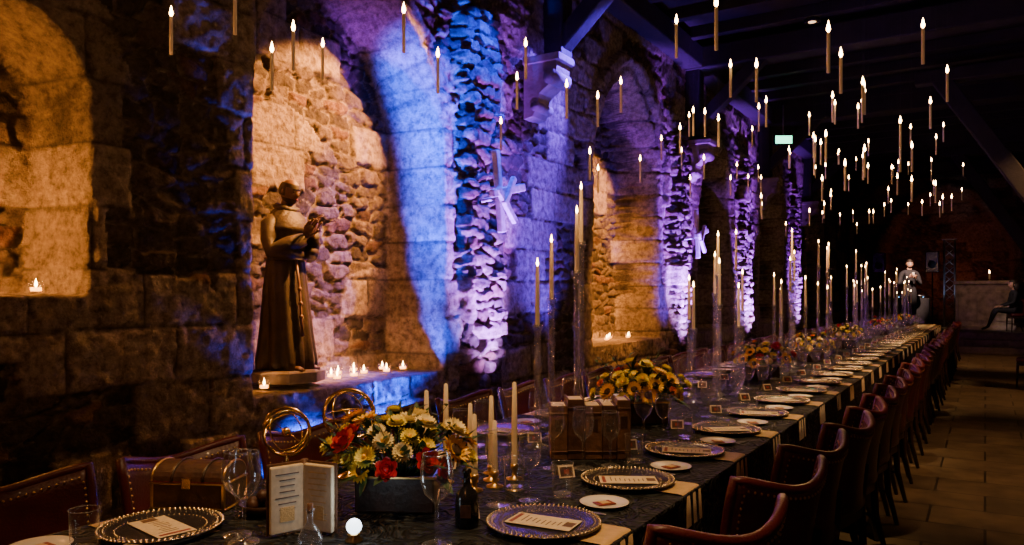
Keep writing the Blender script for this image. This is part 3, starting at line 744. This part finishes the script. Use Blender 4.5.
def frame(p, d, up=(0, 0, 1)):
    d = Vector(d).normalized(); z = Vector(up); z = (z-d*z.dot(d)).normalized(); y = z.cross(d)
    return Matrix(((d.x, y.x, z.x, p[0]), (d.y, y.y, z.y, p[1]), (d.z, y.z, z.z, p[2]), (0, 0, 0, 1)))
st = MB()
R_ = [(.02, .25, .24), (.10, .255, .245), (.35, .225, .225), (.7, .19, .215), (.98, .155, .195), (1.03, .148, .19), (1.08, .16, .20), (1.22, .175, .22), (1.34, .155, .225), (1.42, .12, .19), (1.48, .085, .11), (1.53, .065, .07)]
ns = 84; vs = []
for z, rx, ry in R_:
    am = .17*max(.12, 1-z/1.05)
    for k in range(ns):
        t = 2*PI*k/ns; g = abs(math.sin(t*6+z*.8+.5*math.sin(t*2)))**.6*2-1.2
        f = 1+am*(g*.9+.4*math.sin(t*5-1+z))
        vs.append((rx*f*math.cos(t)+.02*(z > 1.1), ry*f*math.sin(t), z))
fs = [(j*ns+k, j*ns+(k+1) % ns, (j+1)*ns+(k+1) % ns, (j+1)*ns+k) for j in range(len(R_)-1) for k in range(ns)]+[tuple(range(ns))[::-1]]
st.add(vs, fs, M_bronze, True)
st.tube([(.158*math.cos(t*PI/12), .200*math.sin(t*PI/12), 1.03) for t in range(24)], .015, M_statskin, 8, closed=True)
st.tube([(.165, -.05, 1.02), (.21, -.06, .8), (.235, -.06, .5), (.25, -.06, .32)], [.013, .012, .012, .016], M_statskin, 8)
for z in (.75, .62, .5): st.ball(.021, M_statskin, T(.218+(.75-z)*.07, -.06, z), 8, 6)
st.tube([(.01+.085*math.cos(a), .10*math.sin(a), 1.495-.025*math.cos(a)) for a in [k*2*PI/16 for k in range(16)]], .030, M_bronze, 10, closed=True)
st.lathe([(.075, 1.52), (.12, 1.47), (.20, 1.40), (.245, 1.31), (.25, 1.27), (.235, 1.265)], M_bronze, T(.01, 0, 0) @ SC(.80, 1, 1), 28)
st.ball(.06, M_bronze, T(-.12, 0, 1.42) @ SC(.7, 1.1, 1.3), 14, 10)
for s in (-1, 1):
    w = Vector((.27, s*.05, 1.24 if s > 0 else 1.20)); e = Vector((.06, s*.265, 1.08))
    st.tube([(0, s*.15, 1.38), (.0, s*.215, 1.33), tuple(e*.5+Vector((0, s*.235, 1.30))*.5), tuple(e), tuple(e*.45+w*.55), tuple(w)], [.06, .075, .072, .078, .080, .060], M_bronze, 14)
    st.tube([tuple(e), tuple(e*.4+w*.6+Vector((0, 0, -.08))), tuple(w+Vector((-.02, 0, -.15)))], [.06, .07, .03], M_bronze, 10)
    st.tube([tuple(w-Vector((.03, 0, .02))), tuple(w+Vector((.012, 0, .02)))], [.030, .027], M_statskin, 10)
    hand(st, frame(w+Vector((.012, 0, .02)), (.35, -s*.12, .9), (-.9, -s*.5, .3)) @ SC(1.2, 1.2, 1.2), M_statskin, .35)
    st.tube([(.16, s*.09, .03), (.24, s*.1, .035), (.30, s*.105, .02)], [.045, .042, .025], M_statskin, 10, flat=.6)
st.tube([(0, 0, 1.48), (.02, 0, 1.58)], [.055, .05], M_statskin, 12)
head(st, T(.045, 0, 1.645) @ RY(.26) @ SC(1.1, 1.1, 1.0), M_statskin, M_bronze, 'tonsure', True)
st.lathe([(.34, -.11), (.34, -.02), (.31, .0), (.001, .0)], M_stone, T(.02, 0, .02), 8, False)
st.make('monk_statue', T(-4.02, 3.56, .905) @ RZ(math.radians(6)) @ SC(.735, .735, .735))

def skin_part(name, pts, edges, mt, parent, root=0):
    me = bpy.data.meshes.new(name); bm = bmesh.new(); ly = bm.verts.layers.skin.verify()
    V = []
    for i, (p, r) in enumerate(pts):
        v = bm.verts.new(p); v[ly].radius = (r, r); v[ly].use_root = (i == root); V.append(v)
    for a, c in edges: bm.edges.new((V[a], V[c]))
    bm.to_mesh(me); bm.free(); me.materials.append(mt)
    o = bpy.data.objects.new(name, me); S.collection.objects.link(o)
    m = o.modifiers.new('Skin', 'SKIN'); m.use_smooth_shade = True
    m2 = o.modifiers.new('Sub', 'SUBSURF'); m2.levels = 2; m2.render_levels = 2
    o.parent = parent; return o
E = empty('standing_man', T(-1.74, 23.1, .5) @ RZ(math.radians(-72)) @ SC(1.08, 1.08, 1.08))
pts = [((0, 0, .95), .13), ((0, 0, 1.12), .13), ((0, 0, 1.30), .15), ((0, 0, 1.43), .11), ((0, 0, 1.5), .055),
       ((0, .18, 1.40), .07), ((.05, .24, 1.12), .05), ((.27, .08, 1.27), .036),
       ((0, -.18, 1.40), .07), ((.05, -.24, 1.12), .05), ((.27, -.06, 1.30), .036),
       ((0, .09, .88), .095), ((.01, .11, .5), .06), ((0, .12, .09), .042), ((.14, .13, .04), .035),
       ((0, -.09, .88), .095), ((.01, -.11, .5), .06), ((0, -.12, .09), .042), ((.14, -.13, .04), .035)]
ed = [(0, 1), (1, 2), (2, 3), (3, 4), (3, 5), (5, 6), (6, 7), (3, 8), (8, 9), (9, 10), (0, 11), (11, 12), (12, 13), (13, 14), (0, 15), (15, 16), (16, 17), (17, 18)]
skin_part('suit', pts, ed, M_blackcloth, E)
b = MB(); head(b, T(.03, 0, 1.64) @ RY(.15), M_skin, M_hair, 'short', True); b.tube([(0, 0, 1.46), (.015, 0, 1.56)], .052, M_skin, 12)
hand(b, frame((.28, .075, 1.28), (.5, -.5, .6), (-.7, -.3, .5)), M_skin, .7); hand(b, frame((.28, -.055, 1.31), (.5, .5, .6), (-.7, .3, .5)), M_skin, .7)
b.box(.012, .05, .09, M_white, T(.345, .01, 1.38) @ RY(.2), bev=.004); b.make('head_and_hands', None, E)
E = empty('seated_woman', T(.62, 23.1, .5) @ RZ(math.radians(195)))
pts = [((0, 0, .54), .125), ((0, 0, .70), .11), ((.0, 0, .88), .125), ((0, 0, .99), .09), ((0, 0, 1.07), .045),
       ((0, .155, .97), .055), ((.06, .2, .74), .04), ((.28, .12, .66), .028),
       ((0, -.155, .97), .055), ((.06, -.2, .74), .04), ((.28, -.10, .66), .028),
       ((.06, .09, .53), .095), ((.42, .08, .55), .062), ((.60, .06, .12), .036), ((.74, .05, .06), .028),
       ((.06, -.09, .53), .095), ((.42, -.06, .56), .062), ((.55, -.08, .12), .036), ((.69, -.09, .06), .028)]
skin_part('dark_dress', pts, ed, M_blackcloth, E)
b = MB(); head(b, T(.02, 0, 1.20), M_skin, M_hair, 'long'); b.tube([(0, 0, 1.03), (.01, 0, 1.13)], .042, M_skin, 12)
hand(b, frame((.28, .12, .655), (.9, -.3, -.1)), M_skin, .3); hand(b, frame((.28, -.10, .655), (.9, .3, -.1)) @ SC(1, -1, 1), M_skin, .3)
b.make('head_and_hands', None, E)
put('dining_chair', CH, T(.66, 23.1, .5) @ RZ(math.radians(15)))
put('dining_chair', CH, T(.62, 14.2, 0) @ RZ(math.radians(-20)))

# ------------------------------------------------------------------ stage end
b = MB(); b.box(7.2, 4.3, .5, M_stone, T(.1, 24.55, .25), bev=.02); b.box(7.2, .36, .33, M_stone, T(.1, 22.25, .165), bev=.015); b.box(7.2, .36, .165, M_stone, T(.1, 21.9, .0825), bev=.012)
b.make('stone_dais')
b = MB(); b.box(1.35, .34, 1.22, M_marble, T(0, 0, .61), bev=.02); b.box(1.45, .42, .1, M_marble, T(0, 0, 1.27), bev=.02); b.box(1.45, .42, .12, M_marble, T(0, 0, .06), bev=.02)
for k in range(3): b.box(.34, .03, .8, M_marble, T(-.43+.43*k, -.175, .64), bev=.012)
b.make('stone_parapet', T(-.02, 24.2, .5))
b = MB(); b.lathe([(.04, 0), (.04, .01), (.01, .02), (.01, .05), (.025, .06), (.001, .06)], M_brass, None, 12); b.lathe([(.022, .06), (.022, .2), (.001, .2)], M_waxlit, None, 12); flame(b, T(0, 0, .2), 2.5)
b.make('pillar_candle', T(.1, 24.2, 1.82))
b = MB()
for sx in (-1, 1):
    for sy in (-1, 1): b.tube([(sx*.13, sy*.13, 0), (sx*.13, sy*.13, 2.5)], .022, M_steel, 8)
for k in range(10):
    z = k*.25
    for a in range(4):
        M = RZ(a*PI/2); b.tube([(-.13, -.13, z), (.13, -.13, z+.25)], .009, M_steel, 6, M)
b.box(.4, .4, .02, M_steel, T(0, 0, .01)); b.box(.36, .36, .02, M_steel, T(0, 0, 2.5)); b.make('lighting_truss', T(-.85, 24.75, .502))
spot('truss_light', (-.95, 23.6, .7), (-.85, 24.75, 2.0), 50, (.5, .65, 1), 30, .6)
b = MB(); b.box(.9, .5, .85, M_blackcloth, T(0, 0, .425), bev=.02); b.box(.7, .35, .07, M_black, T(0, 0, .885), bev=.01)
for k in range(3): b.ball(.012, M_blueled, T(-.3+.3*k, -.19, .88), 8, 6)
b.lathe([(.1, 0), (.1, .015), (.001, .018)], M_steel, T(-.2, 0, .92), 20); b.lathe([(.1, 0), (.1, .015), (.001, .018)], M_steel, T(.2, 0, .92), 20)
b.make('dj_booth', T(-1.75, 24.0, .5))
for x in (-2.7, -1.30):
    b = MB(); b.box(.35, .32, .6, M_black, T(0, 0, 1.9), bev=.02); b.tube([(0, 0, 0), (0, 0, 1.6)], .018, M_black, 8)
    for k in range(3): b.tube([(0, 0, .35), (.3*math.cos(k*2.1), .3*math.sin(k*2.1), .01)], .012, M_black, 6)
    b.lathe([(.11, 0), (.10, .01), (.03, -.0), (.001, .01)], M_blackcloth, T(0, -.165, 1.82) @ RX(PI/2), 20)
    b.make('loudspeaker_on_stand', T(x, 25.2, .5))

# ------------------------------------------------------------------ camera
c = bpy.data.cameras.new('camera'); co = bpy.data.objects.new('camera', c); S.collection.objects.link(co)
co.location = (0, 0, 1.41); co.rotation_euler = (PI/2, 0, math.radians(31.9))
c.sensor_width = 36; c.lens = 760/1024*36; c.shift_y = 23.5/1024; c.clip_start = .05; c.clip_end = 100
S.camera = co
